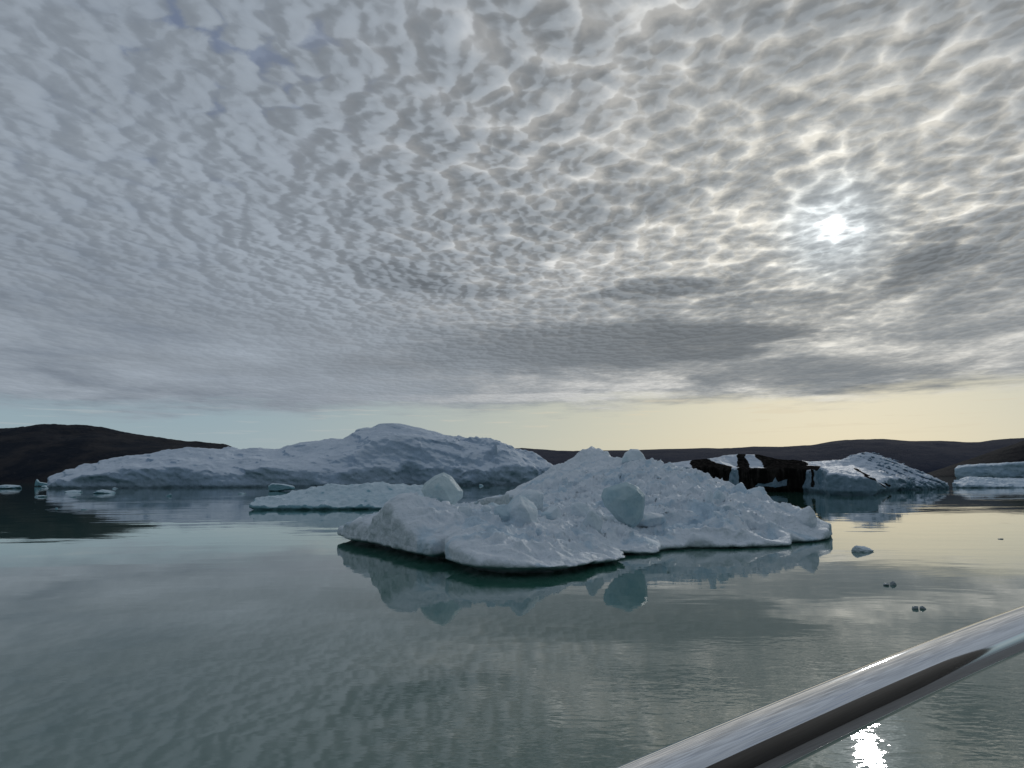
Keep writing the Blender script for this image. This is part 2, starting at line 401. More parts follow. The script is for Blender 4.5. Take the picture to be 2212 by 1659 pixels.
# ------------------------------------------------------------------ ice built as solids
def rbf(pts, X, Y):
    pts = np.asarray(pts, float); n = len(pts)
    D = np.hypot(pts[:, 0][:, None] - pts[:, 0], pts[:, 1][:, None] - pts[:, 1])
    A = np.zeros((n + 3, n + 3)); A[:n, :n] = D; A[:n, n] = 1; A[:n, n + 1:] = pts[:, :2]; A[n, :n] = 1; A[n + 1:, :n] = pts[:, :2].T
    w = np.linalg.solve(A, np.concatenate([pts[:, 2], [0, 0, 0]]))
    out = w[n] + w[n + 1] * X + w[n + 2] * Y
    for i in range(n): out = out + w[i] * np.hypot(X - pts[i, 0], Y - pts[i, 1])
    return out
def poly_sd(poly, X, Y):
    """signed distance, positive inside"""
    P = np.asarray(poly, float)[:, :2]; d2 = np.full(X.shape, 1e18); ins = np.zeros(X.shape, bool)
    for i in range(len(P)):
        ax, ay = P[i]; bx, by = P[(i + 1) % len(P)]
        ex, ey = bx - ax, by - ay
        t = np.clip(((X - ax) * ex + (Y - ay) * ey) / (ex * ex + ey * ey + 1e-12), 0, 1)
        d2 = np.minimum(d2, (X - ax - t * ex) ** 2 + (Y - ay - t * ey) ** 2)
        c = ((ay > Y) != (by > Y)) & (X < (bx - ax) * (Y - ay) / (by - ay + 1e-12) + ax)
        ins ^= c
    return np.sqrt(d2) * np.where(ins, 1, -1)
def smax(a, b, k):
    h = np.clip(0.5 + 0.5 * (a - b) / k, 0, 1)
    return b + (a - b) * h + k * h * (1 - h)

def berg(name, mat, urange, drange, z1, pts, outline, lip, under, du, dd, dz, rnd, disp, band, edge_noise=0.3, edge_scale=1.0, z0=-0.5, post=None, smoothing=0.0):
    nu = int((urange[1] - urange[0]) / du); nd = int(math.log(drange[1] / drange[0]) / dd)
    us = np.linspace(urange[0], urange[1], nu); ls = np.linspace(math.log(drange[0]), math.log(drange[1]), nd)
    zs = np.arange(z0, z1, dz)
    Yc = np.exp(ls)[None, :] + 0 * us[:, None]; Xc = (us[:, None] - CX) / F * Yc
    h = rbf(pts, Xc, Yc)
    if smoothing:
        for _ in range(int(smoothing)):
            q = np.pad(h, 1, mode='edge'); h = (q[1:-1, 1:-1] * 2 + q[2:, 1:-1] + q[:-2, 1:-1] + q[1:-1, 2:] + q[1:-1, :-2]) / 6
    zero = np.zeros_like(Xc)
    e = edge_noise * fbm(Xc / edge_scale, Yc / edge_scale, zero, 4, 0.55)
    sd = poly_sd(outline, Xc, Yc) + e
    f = np.empty((nu, nd, len(zs)), np.float32)
    for k, z in enumerate(zs):
        un = under * np.maximum(0.0, (lip(Xc) if callable(lip) else lip) - z)
        f[:, :, k] = smax(z - h, un - sd, rnd(Xc) if callable(rnd) else rnd)
    f[:, :, 0] = 1.0
    idx = np.nonzero(np.abs(f.ravel()) < band)[0]
    i, j, k = np.unravel_index(idx, f.shape)
    x, y, z = Xc[i, j], Yc[i, j], zs[k]
    fr = f.ravel(); fr[idx] += disp(x, y, z, h[i, j], sd[i, j]).astype(np.float32)
    f = fr.reshape(f.shape); f[:, :, 0] = np.abs(f[:, :, 0]) + 0.01
    f[0] = f[-1] = 1; f[:, 0] = f[:, -1] = 1; f[:, :, -1] = 1
    v, q = surface_nets(f)
    d = np.exp(ls[0] + v[:, 1] * (ls[1] - ls[0])); uu = us[0] + v[:, 0] * (us[1] - us[0])
    V = np.stack([(uu - CX) / F * d, d, zs[0] + v[:, 2] * dz], 1)
    # keep only faces that belong to bodies of some size is left to the field; orient outward by construction
    q = q[:, ::-1]
    o = link_mesh(name, V, q, mat)
    if post is not None: post(o, V)
    return o

# ---- the near floe
def near_floe():
    P = [PT(*a) for a in [
        (735, 1134, 42), (790, 1112, 40), (828, 1097, 38), (838, 1084, 37), (849, 1074, 36.5), (888, 1074, 36.3), (918, 1081, 36.5), (972, 1100, 37.5), (994, 1106, 41),
        (850, 1120, 34.6), (900, 1130, 33.6), (945, 1128, 34), (960, 1165, 31.8), (900, 1165, 32.6), (840, 1150, 34.5), (780, 1150, 38.5),
        (1000, 1150, 30.6), (1060, 1140, 31), (1030, 1128, 33), (1010, 1185, 28.6), (1060, 1190, 28), (1150, 1190, 28.3), (1200, 1180, 30), (1150, 1143, 34), (1090, 1145, 31.8), (1100, 1125, 38),
        (1100, 1108, 47), (1150, 1108, 48), (1200, 1108, 48), (1060, 1104, 48), (1020, 1104, 46),
        (1260, 1190, 30.5), (1310, 1193, 32), (1340, 1186, 33.5), (1250, 1150, 35),
        (1200, 1060, 60), (1300, 1110, 44), (1300, 1060, 56), (1300, 1010, 64), (1281, 967, 70), (1318, 993, 68), (1344, 995, 66), (1258, 974, 70), (1231, 994, 70),
        (1400, 1110, 42), (1400, 1052, 54), (1404, 996, 62), (1418, 1006, 61), (1464, 1018, 58), (1400, 1160, 36),
        (1515, 1032, 55), (1549, 1048, 53), (1500, 1112, 42), (1500, 1065, 49), (1500, 1152, 37.5), (1581, 1062, 51), (1610, 1077, 49.5),
        (1600, 1152, 38.2), (1600, 1108, 43), (1648, 1080, 48), (1686, 1096, 46), (1700, 1152, 39.3), (1715, 1099, 45.5), (1740, 1110, 44), (1720, 1125, 42),
        (1757, 1120, 43), (1766, 1134, 42.5), (1780, 1148, 41.5), (1794, 1159, 41), (1330, 1150, 37), (1450, 1180, 34.5),
        (1199, 1012, 72), (1150, 1048, 75), (1090, 1062, 80), (1040, 1076, 86), (1012, 1089, 90), (1120, 1080, 74)]]
    for (x, y, z) in [(12, 80, 1.5), (0, 96, .3), (20, 66, .8), (-3, 60, .3), (-7, 50, .4), (-9, 46, .4), (5, 92, .8), (22.5, 56, .0), (20, 47, .1)]: P.append((x, y, z))
    lipz = lambda X: 0.10 + 0.26 * np.clip((7.0 - X) / 5.0, 0, 1)
    O = [G(u, v, z)[:2] for (u, v, z) in [
        (735, 1140, .8), (748, 1161, .4), (776, 1169, .3), (822, 1178.5, .3), (877, 1192, .3), (931, 1202, .3), (961, 1199, .3), (969, 1214, .28), (994, 1222, .28), (1038, 1229, .28),
        (1095, 1231, .28), (1190, 1232, .25), (1250, 1229, .22), (1289, 1217, .2), (1351, 1211, .15), (1340, 1194, .15), (1427, 1193.6, .12), (1429, 1185, .12), (1492, 1181, .1),
        (1606, 1181, .1), (1710, 1176.5, .1), (1713, 1169, .1), (1758, 1169, .08), (1776, 1166, .08), (1792, 1163.6, .05)]]
    O += [H(1784, 45), H(1770, 50), H(1757, 57), H(1735, 70), (16, 82), (9, 92), (-2, 99), (-6.2, 94), (-5.6, 90), H(1040, 86), H(1095, 83), (-1, 72), (0.5, 60), (-4.5, 57), (-8, 49), (-10.5, 45)]
    for (u, v, z) in [(1200, 1229, .28), (1251, 1226, .25), (1289, 1214, .22), (1345, 1209, .16), (1345, 1193, .16), (1424, 1192, .14), (1435, 1184, .14), (1492, 1180, .13), (1550, 1180, .13), (1606, 1180, .13), (1660, 1178, .12), (1710, 1175, .12), (1740, 1168, .12), (1776, 1165, .10)]:
        P.append(G(u, v - 1, z + .03))
    def disp(x, y, z, h, sd):
        wx = x + 0.35 * perlin(x * .8, y * .5, z); wy = y + 0.5 * perlin(x * .7 + 9, y * .5, z + 4)
        left = np.clip((1 - x) / 3.0, 0, 1) * np.clip((44 - y) / 4, 0, 1)
        far = np.clip(y / 35, 0.8, 1.35)
        lump = billow(wx / 2.0, wy / 1.6, z / 4.0, 4, 0.54)
        crumb = -billow(x / 0.42, y / 0.50, z / 1.2, 3, 0.6)
        flutes = perlin(x / 0.28, y / 0.5, z / 1.3)
        a = (0.56 - 0.24 * left) * lump * far - (0.05 - 0.02 * left) * crumb * np.clip((75 - y) / 30, 0.3, 1) + 0.015 * left * flutes
        a = a + 0.20 * left * fbm(x / 0.9, y / 0.9, z / 0.9, 4, .55)
        big = 0.22 * perlin(x / 4.2, y / 6.0, z / 3)
        taper = np.clip(sd / 1.6, 0.18, 1) * np.clip((21 - x) / 8, 0.4, 1)
        a = a * (1 - 0.5 * np.clip((y - 54) / 12, 0, 1)) - 0.08 * np.clip((y - 52) / 10, 0, 1)
        return (a + big) * taper
    return tag(berg('ice_floe', M_snow, (715, 1900), (24.5, 102), 7.6, P, O, lipz, 3.4, 2.0, .0042, .065, (lambda X: 0.09 + 0.17 * np.clip((4.0 - X) / 4.0, 0, 1)), disp, 0.9, 0.16, 1.0),
        'large rugged white ice floe in the foreground, low left mound and higher peak', 'ice floe')
floe = near_floe()

# ---- the wide iceberg behind
def wide_berg():
    P = [PT(*a) for a in [
        (112, 1036, 396), (136, 1021, 400), (153, 1012, 402), (177, 1005, 405), (205, 1002, 405), (262, 1000, 405), (275, 987, 412), (322, 980, 418), (355, 973, 424), (404, 969.5, 428),
        (442, 970, 432), (469, 973, 430), (491, 969.5, 440), (546, 970, 440), (584, 975, 436), (603, 971, 438), (615, 964, 440), (674, 953, 442), (733, 948, 442), (745, 951, 440),
        (771, 931, 436), (785, 925, 434), (799, 926, 434), (808, 928, 436), (830, 913.5, 438), (858, 912.5, 440), (886, 917, 442), (928, 931, 444), (980, 945, 444), (1032, 955, 442), (1060, 961, 438),
        (1073, 953, 415), (1085, 955, 418), (1105, 960, 420), (1129, 971, 424), (1153, 979, 426), (1174, 992, 426), (1196, 1011, 428),
        (150, 1036, 388), (205, 1024, 384), (250, 1012, 382), (262, 1003, 396), (330, 1009, 380), (400, 1008, 377), (460, 1011, 376), (520, 1013, 376), (560, 1007, 378), (600, 1002, 381), (650, 999, 383), (700, 1001, 382),
        (290, 1000, 396), (330, 992, 404), (420, 990, 398), (500, 994, 392), (560, 991, 400), (600, 980, 420), (620, 990, 408), (680, 976, 414), (640, 998, 394), (720, 985, 400), (480, 980, 418), (400, 1001, 390), (520, 985, 420),
        (760, 975, 396), (775, 966, 390), (790, 956, 386), (840, 952, 385), (880, 953, 386), (905, 960, 387), (800, 1000, 380), (860, 1000, 380), (920, 1002, 384), (750, 1005, 381), (840, 946, 404), (880, 945, 412), (800, 947, 404), (850, 930, 425),
        (935, 962, 396), (960, 972, 396), (1000, 974, 397), (1040, 982, 400), (960, 1000, 388), (1000, 1003, 390), (1040, 1008, 395), (1060, 998, 400),
        (1073, 944, 402), (1050, 964, 410), (1075, 990, 402), (1095, 1000, 400), (1130, 1005, 402), (1160, 1012, 409), (1056, 972, 408), (990, 952, 425), (940, 942, 428), (1092, 975, 408), (1120, 985, 412)]]
    for u in (150, 350, 600, 850, 1100): P.append(H(u, 485) + (2.0,))
    O = [H(*a) for a in [(106, 402), (112, 390), (150, 380), (250, 374), (400, 371), (600, 370), (760, 373), (850, 374), (880, 380), (930, 380), (1000, 385), (1060, 392), (1120, 397), (1170, 408), (1205, 424),
         (1205, 440), (1100, 470), (900, 485), (600, 485), (300, 460), (150, 430)]]
    def disp(x, y, z, h, sd):
        d = 2.2 * fbm(x / 34, y / 34, z / 18, 3, .5) + 1.3 * billow((x + 1.5 * z) / 22, y / 26, z / 14, 3, .48)
        ribs = perlin(x / 3.0, y / 6, z / 22) * np.clip((z - 1) / 6, 0, 1)
        right_ = np.clip((x + 60) / 30, 0, 1)
        d = d + 0.8 * ribs * right_ + 0.8 * right_ * billow(x / 6, y / 9, z / 9, 3, .55) + 0.35 * fbm(x / 3.5, y / 4, z / 2.2, 3, .6)
        return d * np.clip((z + 1) / 5, 0.2, 1)
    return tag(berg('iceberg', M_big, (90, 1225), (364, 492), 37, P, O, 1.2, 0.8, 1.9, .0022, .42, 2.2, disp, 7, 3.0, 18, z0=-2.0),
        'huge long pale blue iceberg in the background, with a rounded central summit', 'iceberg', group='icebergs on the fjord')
wide_berg()

# ---- low blue ice behind the mound
def mid_floe():
    P = [PT(*a) for a in [
        (550, 1090, 90), (556, 1081, 91), (598, 1078, 92), (633, 1071, 92), (670, 1066, 93), (680, 1054, 94), (702, 1048, 95), (730, 1048, 95), (754, 1052, 95), (778, 1046, 95.5), (830, 1043, 96), (876, 1047, 96), (907, 1049, 96), (940, 1052, 96),
        (560, 1089, 89.6), (600, 1088, 89.6), (650, 1085, 89.5), (690, 1080, 90), (740, 1078, 90), (790, 1080, 90), (700, 1070, 92.4), (760, 1068, 92.6), (830, 1068, 92.6), (880, 1069, 92), (930, 1071, 92),
        (840, 1081, 90), (880, 1076, 90), (930, 1080, 90), (720, 1092, 88.6), (830, 1092, 88.6)]]
    for u in (560, 700, 850, 950): P.append(H(u, 104) + (0.2,))
    O = [H(*a) for a in [(546, 90.5), (552, 89), (600, 88.5), (700, 88), (780, 88.2), (860, 87.6), (955, 88), (965, 95), (940, 101), (850, 104), (700, 103), (600, 97)]]
    def disp(x, y, z, h, sd):
        return (0.30 * billow(x / 3.0, y / 3.0, z / 3.5, 3, .5) + 0.25 * fbm(x / 5, y / 5, z / 3, 3, .5) + .1 * perlin(x / .5, y / .7, z / 1.5)) * np.clip(z + .6, .3, 1)
    return tag(berg('ice_floe', M_mid, (535, 980), (86, 107), 4.0, P, O, 0.25, 1.5, 1.7, .0022, .07, .35, disp, 1.2, .35, 1.5),
        'low turquoise tinted ice floe with a wavy raised back, behind the left mound', 'ice floe', group='ice floes on the fjord')
mid_floe()

# ---- dirty dark iceberg
D5 = 208.0
def r5(X, Y, d=D5):
    p = PT(1371.5 + X * .38, 921.6 + Y * .38, d); return (p[0], p[2])
DIRT = [[(330, 170), (420, 170), (480, 196), (560, 226), (530, 300), (516, 370), (500, 430), (315, 290)],
        [(600, 130), (640, 130), (672, 240), (590, 240)], [(700, 140), (790, 150), (900, 170), (1000, 205), (1000, 240), (756, 240), (738, 200)],
        [(600, 232), (640, 232), (640, 440), (604, 440)],
        [(636, 230), (990, 236), (962, 345), (936, 440), (636, 440)],
        [(1003, 240), (1020, 243), (1026, 340), (1010, 340)], [(940, 206), (1075, 218), (1050, 244), (940, 240)],
        [(1262, 228), (1280, 234), (1350, 284), (1450, 340), (1440, 346), (1340, 296), (1262, 240)]]
CLEAN = [[(680, 342), (700, 322), (740, 326), (785, 314), (800, 286), (814, 316), (870, 298), (862, 334), (800, 346), (760, 340)]]
def dirty_berg():
    P = [PT(*a) for a in [
        (1409, 1003, 226), (1447, 1001, 226), (1497, 994, 224), (1531, 993, 220), (1554, 998.5, 214), (1582, 1009, 210), (1546, 994, 228), (1565, 983, 226), (1596, 980, 224), (1637, 981.5, 224), (1660, 987, 222), (1694, 995, 220), (1715, 993, 220), (1729, 1002, 216), (1751, 1002, 214),
        (1789, 1008, 206), (1841, 1001, 200), (1846, 987, 202), (1858, 979.6, 204), (1881, 975, 204), (1900, 980, 204), (1919, 991, 204), (1930, 1000.5, 202), (1957, 1004, 202), (1987, 1014, 202), (2014, 1031, 202), (2034, 1048, 202),
        (1530, 1001, 213), (1500, 1006, 214), (1450, 1010, 216), (1590, 1012, 196), (1614, 1012, 187), (1660, 1013, 183), (1700, 1013, 181), (1740, 1013, 178), (1600, 1008, 214), (1700, 1007, 212),
        (1770, 1013, 178), (1800, 1012, 160), (1830, 1020, 152), (1760, 1015, 170), (1850, 1030, 150), (1880, 1042, 150), (1900, 1045, 160), (1790, 1013, 150), (1820, 1024, 144),
        (1841, 1010, 190), (1880, 1015, 188), (1920, 1025, 186), (1960, 1035, 188), (1990, 1040, 192), (1900, 1006, 196), (1950, 1015, 196)]]
    for u in (1400, 1600, 1800, 1980): P.append(H(u, 246) + (1.0,))
    O = [H(*a) for a in [(1390, 216), (1480, 210), (1550, 206), (1590, 186), (1640, 177), (1700, 174), (1735, 172), (1762, 160), (1785, 142), (1830, 136), (1880, 137), (1892, 150), (1905, 172), (1950, 184), (2000, 192), (2040, 200),
         (2035, 208), (1980, 235), (1850, 240), (1600, 246), (1400, 240)]]
    def disp(x, y, z, h, sd):
        d = (0.35 + 0.65 * np.clip((x - 88) / 6, 0, 1)) * 1.0
        d = d * 0.55 * fbm(x / 9, y / 9, z / 5, 4, .5) + d * 0.5 * billow(x / 3.5, y / 6, z / 2.6, 4, .55)
        rt = np.clip((x - 92) / 6, 0, 1) * np.clip((y - 165) / 15, 0, 1)
        s = (z * 1.5 + (x - 90) * 0.62 + 1.0 * perlin(x / 5, y / 5, z / 5)) / 2.4
        cr = 1 - np.clip(np.abs((s % 1) - 0.5) * 5, 0, 1)
        return (d + rt * 0.5 * cr + rt * .3 * billow(x / 1.4, y / 3, z / 1.0, 3, .6)) * np.clip((z + 1) / 2.5, .2, 1)
    def post(o, V):
        x = V[:, 0] / V[:, 1] * D5 * 1.0; z = CAM_Z + (V[:, 2] - CAM_Z) / V[:, 1] * D5
        x = V[:, 0] * (D5 / V[:, 1]) ** 0.9; n1 = 0.9 * fbm(V[:, 0] / 3, V[:, 1] / 3, V[:, 2] / 3, 4, .6); n2 = 0.5 * fbm(V[:, 0] / 2 + 9, V[:, 1] / 2, V[:, 2] / 2, 4, .6)
        x = V[:, 0] / V[:, 1] * D5
        best = np.full(len(V), -9.0); wv = 0.9 * perlin(V[:, 0] / 6 + 3, V[:, 1] / 9, V[:, 2] / 5 + z * .2) + 0.35 * z * 0.25
        for pl in DIRT:
            best = np.maximum(best, poly_sd([r5(*q) for q in pl], x + n1 * .38 + wv, z + n2 * .32 + wv * .4))
        for pl in CLEAN:
            best = np.minimum(best, -poly_sd([r5(*q) for q in pl], x + n1 * .2, z + n2 * .15))
        a = o.data.attributes.new('dirt', 'FLOAT', 'POINT'); a.data.foreach_set('value', (np.clip(best / 0.7 + 0.5, 0, 1)).astype(np.float32))
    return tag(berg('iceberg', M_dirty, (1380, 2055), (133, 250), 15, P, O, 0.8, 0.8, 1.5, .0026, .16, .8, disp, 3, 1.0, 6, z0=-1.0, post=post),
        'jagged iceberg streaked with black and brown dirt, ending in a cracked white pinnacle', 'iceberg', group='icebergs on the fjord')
dirty_berg()

# ---- flat-topped berg and low berg at the right edge
def table_berg():
    P = [PT(*a) for a in [(2056, 1014, 1010), (2072, 1005, 1015), (2080, 1004, 1015), (2128, 1002, 1015), (2160, 1000, 1015), (2212, 996, 1015), (2260, 994, 1015), (2330, 996, 1015), (2056, 1018, 1000), (2085, 1006, 998), (2150, 1004, 996), (2212, 1000, 996), (2300, 998, 996)]]
    P += [H(u, 1060) + (12.,) for u in (2070, 2200, 2330)]
    O = [H(*a) for a in [(2053, 1004), (2090, 990), (2200, 985), (2340, 985), (2350, 1060), (2200, 1085), (2070, 1060)]]
    def disp(x, y, z, h, sd): return 1.6 * fbm(x / 22, y / 22, z / 12, 4, .55) + 0.7 * billow(x / 6, y / 6, z / 12, 3, .5)
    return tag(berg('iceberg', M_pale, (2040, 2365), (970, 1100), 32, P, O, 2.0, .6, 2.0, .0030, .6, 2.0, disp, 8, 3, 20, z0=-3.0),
        'distant flat-topped pale blue iceberg with straight cliffs at the right edge', 'iceberg', group='icebergs on the fjord')
table_berg()
def low_berg():
    P = [PT(*a) for a in [(2054, 1049, 222), (2066, 1040, 222), (2094, 1033, 224), (2131, 1031, 224), (2170, 1037, 224), (2200, 1045, 222), (2240, 1046, 222), (2300, 1045, 222), (2094, 1043, 216), (2150, 1042, 216)]]
    O = [H(*a) for a in [(2049, 222), (2070, 214), (2150, 210), (2300, 210), (2320, 225), (2200, 236), (2080, 232)]]
    def disp(x, y, z, h, sd): return 0.35 * billow(x / 3.5, y / 4, z / 2, 4, .55) + .25 * fbm(x / 8, y / 8, z / 4, 3)
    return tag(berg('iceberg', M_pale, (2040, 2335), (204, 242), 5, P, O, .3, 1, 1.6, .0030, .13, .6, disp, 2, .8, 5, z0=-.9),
        'low rounded hump of pale ice in front of the flat-topped iceberg', 'iceberg', group='icebergs on the fjord')
low_berg()

# ------------------------------------------------------------------ loose blocks and floating pieces
from mathutils.bvhtree import BVHTree
def bvh_of(o):
    me = o.data
    return BVHTree.FromPolygons([v.co.copy() for v in me.vertices], [tuple(p.vertices) for p in me.polygons])
BV = bvh_of(floe)
def hit(u, v):
    r = BV.ray_cast(Vector((0, 0, CAM_Z)), ray(u, v))
    return r[0]

def ico(n=5):
    bm = bmesh.new(); bmesh.ops.create_icosphere(bm, subdivisions=n, radius=1.0)
    V = np.array([v.co[:] for v in bm.verts]); Fc = np.array([[v.index for v in f.verts] for f in bm.faces]); bm.free()
    return V, Fc
ICO = {n: ico(n) for n in (4, 5, 6)}
def rock(name, mat, c, size, seed, facets=11, amp=0.05, sub=5, flat=0.0, soft=14.0, planes=None, rotz=0.0, fs=2.2):
    """a star-shaped block: soft intersection of random planes, roughened"""
    R = np.random.RandomState(seed)
    D, Fc = ICO[sub]
    if planes is None:
        N = R.normal(size=(facets, 3)); N /= np.linalg.norm(N, axis=1)[:, None]; dd = R.uniform(0.72, 1.0, facets)
    else:
        N = np.array([p[:3] for p in planes], float); N /= np.linalg.norm(N, axis=1)[:, None]; dd = np.array([p[3] for p in planes])
    c1 = np.maximum(D @ N.T, 0.02) / dd
    r = ((c1 ** soft).sum(1) + 0.75 ** soft * 0.3) ** (-1.0 / soft)
    V = D * r[:, None]
    s = seed * 3.1
    V = V * (1 + amp * fbm(V[:, 0] * fs + s, V[:, 1] * fs, V[:, 2] * fs, 5, .55) + amp * 0.5 * billow(V[:, 0] * 5 + s, V[:, 1] * 5, V[:, 2] * 5, 3, .5))[:, None]
    if flat: V[:, 2] = np.where(V[:, 2] < -flat, -flat + (V[:, 2] + flat) * 0.3, V[:, 2])
    V = V * np.array(size)
    o = link_mesh(name, V, Fc, mat)
    o.location = c; o.rotation_euler.z = rotz
    return o

def outline_block(name, mat, pts, d, thick, seed, front=None, amp=0.025, sub=6, sink=0.0):
    """solid block whose convex outline is given by picture points at distance d; front = extra ridge points nearer by some metres"""
    c = np.mean([PT(u, v, d) for u, v in pts], axis=0)
    pl = [np.array(PT(u, v, d)) - c for u, v in pts]
    allp = list(pl)
    for p in pl:
        allp.append(np.array((p[0] * .72, thick, p[2] * .72)))
    for p in pl:
        allp.append(np.array((p[0] * .80, -thick * .45, p[2] * .80)))
    if front:
        for (u, v, k) in front: allp.append(np.array(PT(u, v, d - k)) - c)
    bm = bmesh.new()
    vs = [bm.verts.new(p) for p in allp]
    r = bmesh.ops.convex_hull(bm, input=vs)
    bmesh.ops.delete(bm, geom=[v for v in bm.verts if not v.link_faces], context='VERTS')
    bm.normal_update()
    N = []; Dd = []
    for f in bm.faces:
        N.append(f.normal[:]); Dd.append(f.normal.dot(f.verts[0].co))
    bm.free()
    N = np.array(N); Dd = np.array(Dd)
    k = Dd > 1e-3; N = N[k]; Dd = Dd[k]
    D, Fc = ICO[sub]
    c1 = np.maximum(D @ N.T, 1e-3) / Dd
    r = 1 / c1.max(1)
    rs = ((c1 ** 30).sum(1)) ** (-1 / 30.)
    r = 0.9 * r + 0.1 * rs * 1.02
    V = D * r[:, None]; s = seed * 2.7
    V = V * (1 + amp * fbm(V[:, 0] * 1.6 + s, V[:, 1] * 1.6, V[:, 2] * 1.6, 5, .5))[:, None]
    o = link_mesh(name, V, Fc, mat); o.location = (c[0], c[1], c[2] - sink)
    return o
R3 = lambda X, Y: (685.8 + X * .2728, 987.5 + Y * .2728)
R4 = lambda X, Y: (1207 + X * .2852, 932.6 + Y * .2852)
BL = 'loose ice blocks lying on the near floe'
o = outline_block('ice_block', M_diamond, [R3(*q) for q in [(820, 260), (850, 205), (930, 145), (1000, 118), (1060, 150), (1110, 210), (1155, 270), (1150, 320), (1050, 407), (960, 380), (860, 340)]], 38.5, 1.0, 3,
    front=[R3(980, 230) + (0.95,), R3(1050, 345) + (0.75,)], amp=0.018)
tag(o, 'pale diamond-shaped ice block balanced on the left mound against the water', 'ice block', BL)
o = outline_block('ice_block', M_teal, [R4(*q) for q in [(318, 490), (340, 425), (420, 402), (510, 378), (604, 420), (650, 480), (654, 560), (640, 650), (596, 712), (545, 750), (490, 722), (420, 640), (345, 560)]], 38.7, 1.0, 7,
    front=[R4(500, 520) + (0.85,), R4(560, 620) + (0.7,), R4(420, 500) + (0.7,)])
tag(o, 'rounded teal blue boulder of clear ice standing on the middle of the near floe', 'ice block', BL)
o = outline_block('ice_block', M_block, [R4(*q) for q in [(462, 240), (486, 193), (500, 160), (545, 130), (605, 134), (640, 170), (656, 210), (682, 256), (560, 290)]], 64, 1.8, 9, front=[R4(560, 215) + (1.4,)])
tag(o, 'smooth domed ice knob on the crest line right of the floe summit', 'ice block', BL)
for i, (u, vb, w, h, lab, mat) in enumerate([
    (1008, 1115, 23, 23, 'small upright ice cube left of the block cluster at the edge of the inlet', M_block),
    (1049, 1106, 15, 14, 'smallest ice lump between the upright cube and the block cluster', M_block),
    (1070, 1108, 26, 18, 'low flat ice lump directly behind the left end of the block cluster', M_block),
    (1128, 1130, 62, 46, 'largest rounded slab of the block cluster in the middle of the floe', M_block),
    (1088, 1126, 32, 27, 'squat ice block leaning on the left side of the largest slab', M_block),
    (1143, 1103, 56, 34, 'tilted slab of ice standing behind the largest slab of the cluster', M_block),
    (1252, 1117, 36, 24, 'flat-topped ice block halfway between the block cluster and the teal boulder', M_block),
    (1193, 1117, 34, 20, 'low ice lump just right of the largest slab of the cluster', M_block),
    (1280, 1140, 30, 32, 'tall ice block immediately left of the foot of the teal boulder', M_block),
    (1533, 1084, 14, 19, 'narrow upright ice cube, left one of a pair on the right slope', M_block),
    (1553, 1088, 20, 22, 'wider upright ice cube, right one of a pair on the right slope', M_block),
    (1569, 1103, 20, 12, 'small white-capped ice lump just below the pair of cubes', M_block),
    (1747, 1133, 36, 34, 'steep ice hump near the right tip of the floe', M_snow),
    (1400, 1140, 50, 32, 'pale rounded ice mound at the right foot of the teal boulder', M_snow)]):
    p = hit(u, vb)
    if p is None: print('MISS', u, vb); continue
    s = p.y / F
    o = rock('ice_block', mat, (p.x, p.y + w * s * .45, p.z + h * s * .40), (w * s * .60, w * s * .55, h * s * .62), 40 + i, facets=9, amp=.05, sub=5, soft=18, rotz=i * .7 if w > 30 else 0)
    tag(o, lab, 'ice block', BL)
for (u, v, w, h, d, sd_, lab) in [(1598, 1064, 34, 34, 50.5, 81, 'rounded ice hump on the skyline in front of the dirty iceberg'), (1634, 1072, 30, 32, 48.8, 82, 'pointed ice tooth on the skyline right of the rounded hump'), (1659, 1083, 14, 20, 47.6, 83, 'tiny ice nub on the skyline right of the pointed tooth')]:
    p = PT(u, v, d); s = d / F
    o = rock('ice_block', M_snow, p, (w * s * .58, w * s * .6, h * s * .62), sd_, facets=8, amp=.06, sub=4, soft=18)
    tag(o, lab, 'ice block', BL)

FL = 'small ice pieces floating on the fjord'
pieces = [  # u, v of waterline, width, height, label
    (10, 1056, 52, 9, 'flat white ice plate cut by the left edge of the picture', 'w'),
    (154, 1064, 36, 8, 'flat rectangular ice piece floating left in front of the long iceberg', 'w'),
    (219, 1066, 34, 9, 'lumpy white ice piece right of the rectangular piece', 'w'),
    (245, 1056, 12, 4, 'tiny ice bit just behind the lumpy white piece', 'w'),
    (83, 1074, 22, 4, 'thin dark-water ice sliver nearest the left edge', 'w'),
    (154, 1074, 14, 4, 'small ice sliver below the rectangular piece', 'w'),
    (365, 1072, 11, 6, 'single small ice lump in front of the middle of the long iceberg', 'w'),
    (178, 1101, 12, 3, 'thin ice flake in the dark reflection of the hill', 'w'),
    (121, 1099, 5, 4, 'speck of ice in the dark reflection, left of the thin flake', 'w'),
    (520, 1067, 17, 5, 'faint flat ice piece left of the small wedge-shaped berg', 'w'),
    (98, 1053, 18, 5, 'low ice bit at the left foot of the long iceberg', 'w'),
    (1038, 1050, 9, 6, 'small white ice bit at the foot of the right face of the long iceberg', 'w'),
    (1869.5, 1193, 43, 19, 'grey angular ice chunk floating right of the floe tip', 'g'),
    (1916, 1265, 14, 7, 'small dark ice lump, left one of the farther pair near the rail', 'g'),
    (1932, 1264, 14, 10, 'small dark ice lump, right one of the farther pair near the rail', 'g'),
    (1978, 1316, 13, 11, 'small dark ice lump, left one of the nearer pair above the rail', 'g'),
    (1997, 1316, 13, 8, 'small dark ice lump, right one of the nearer pair above the rail', 'g'),
    (2163, 1165, 12, 3, 'thin dark ice splinter on the bright water at far right', 'g')]
M_grey = ice_mat('clear floating ice', (0.42, 0.46, 0.47), (0.26, 0.31, 0.33), 4.0, 0.02, 0.25)
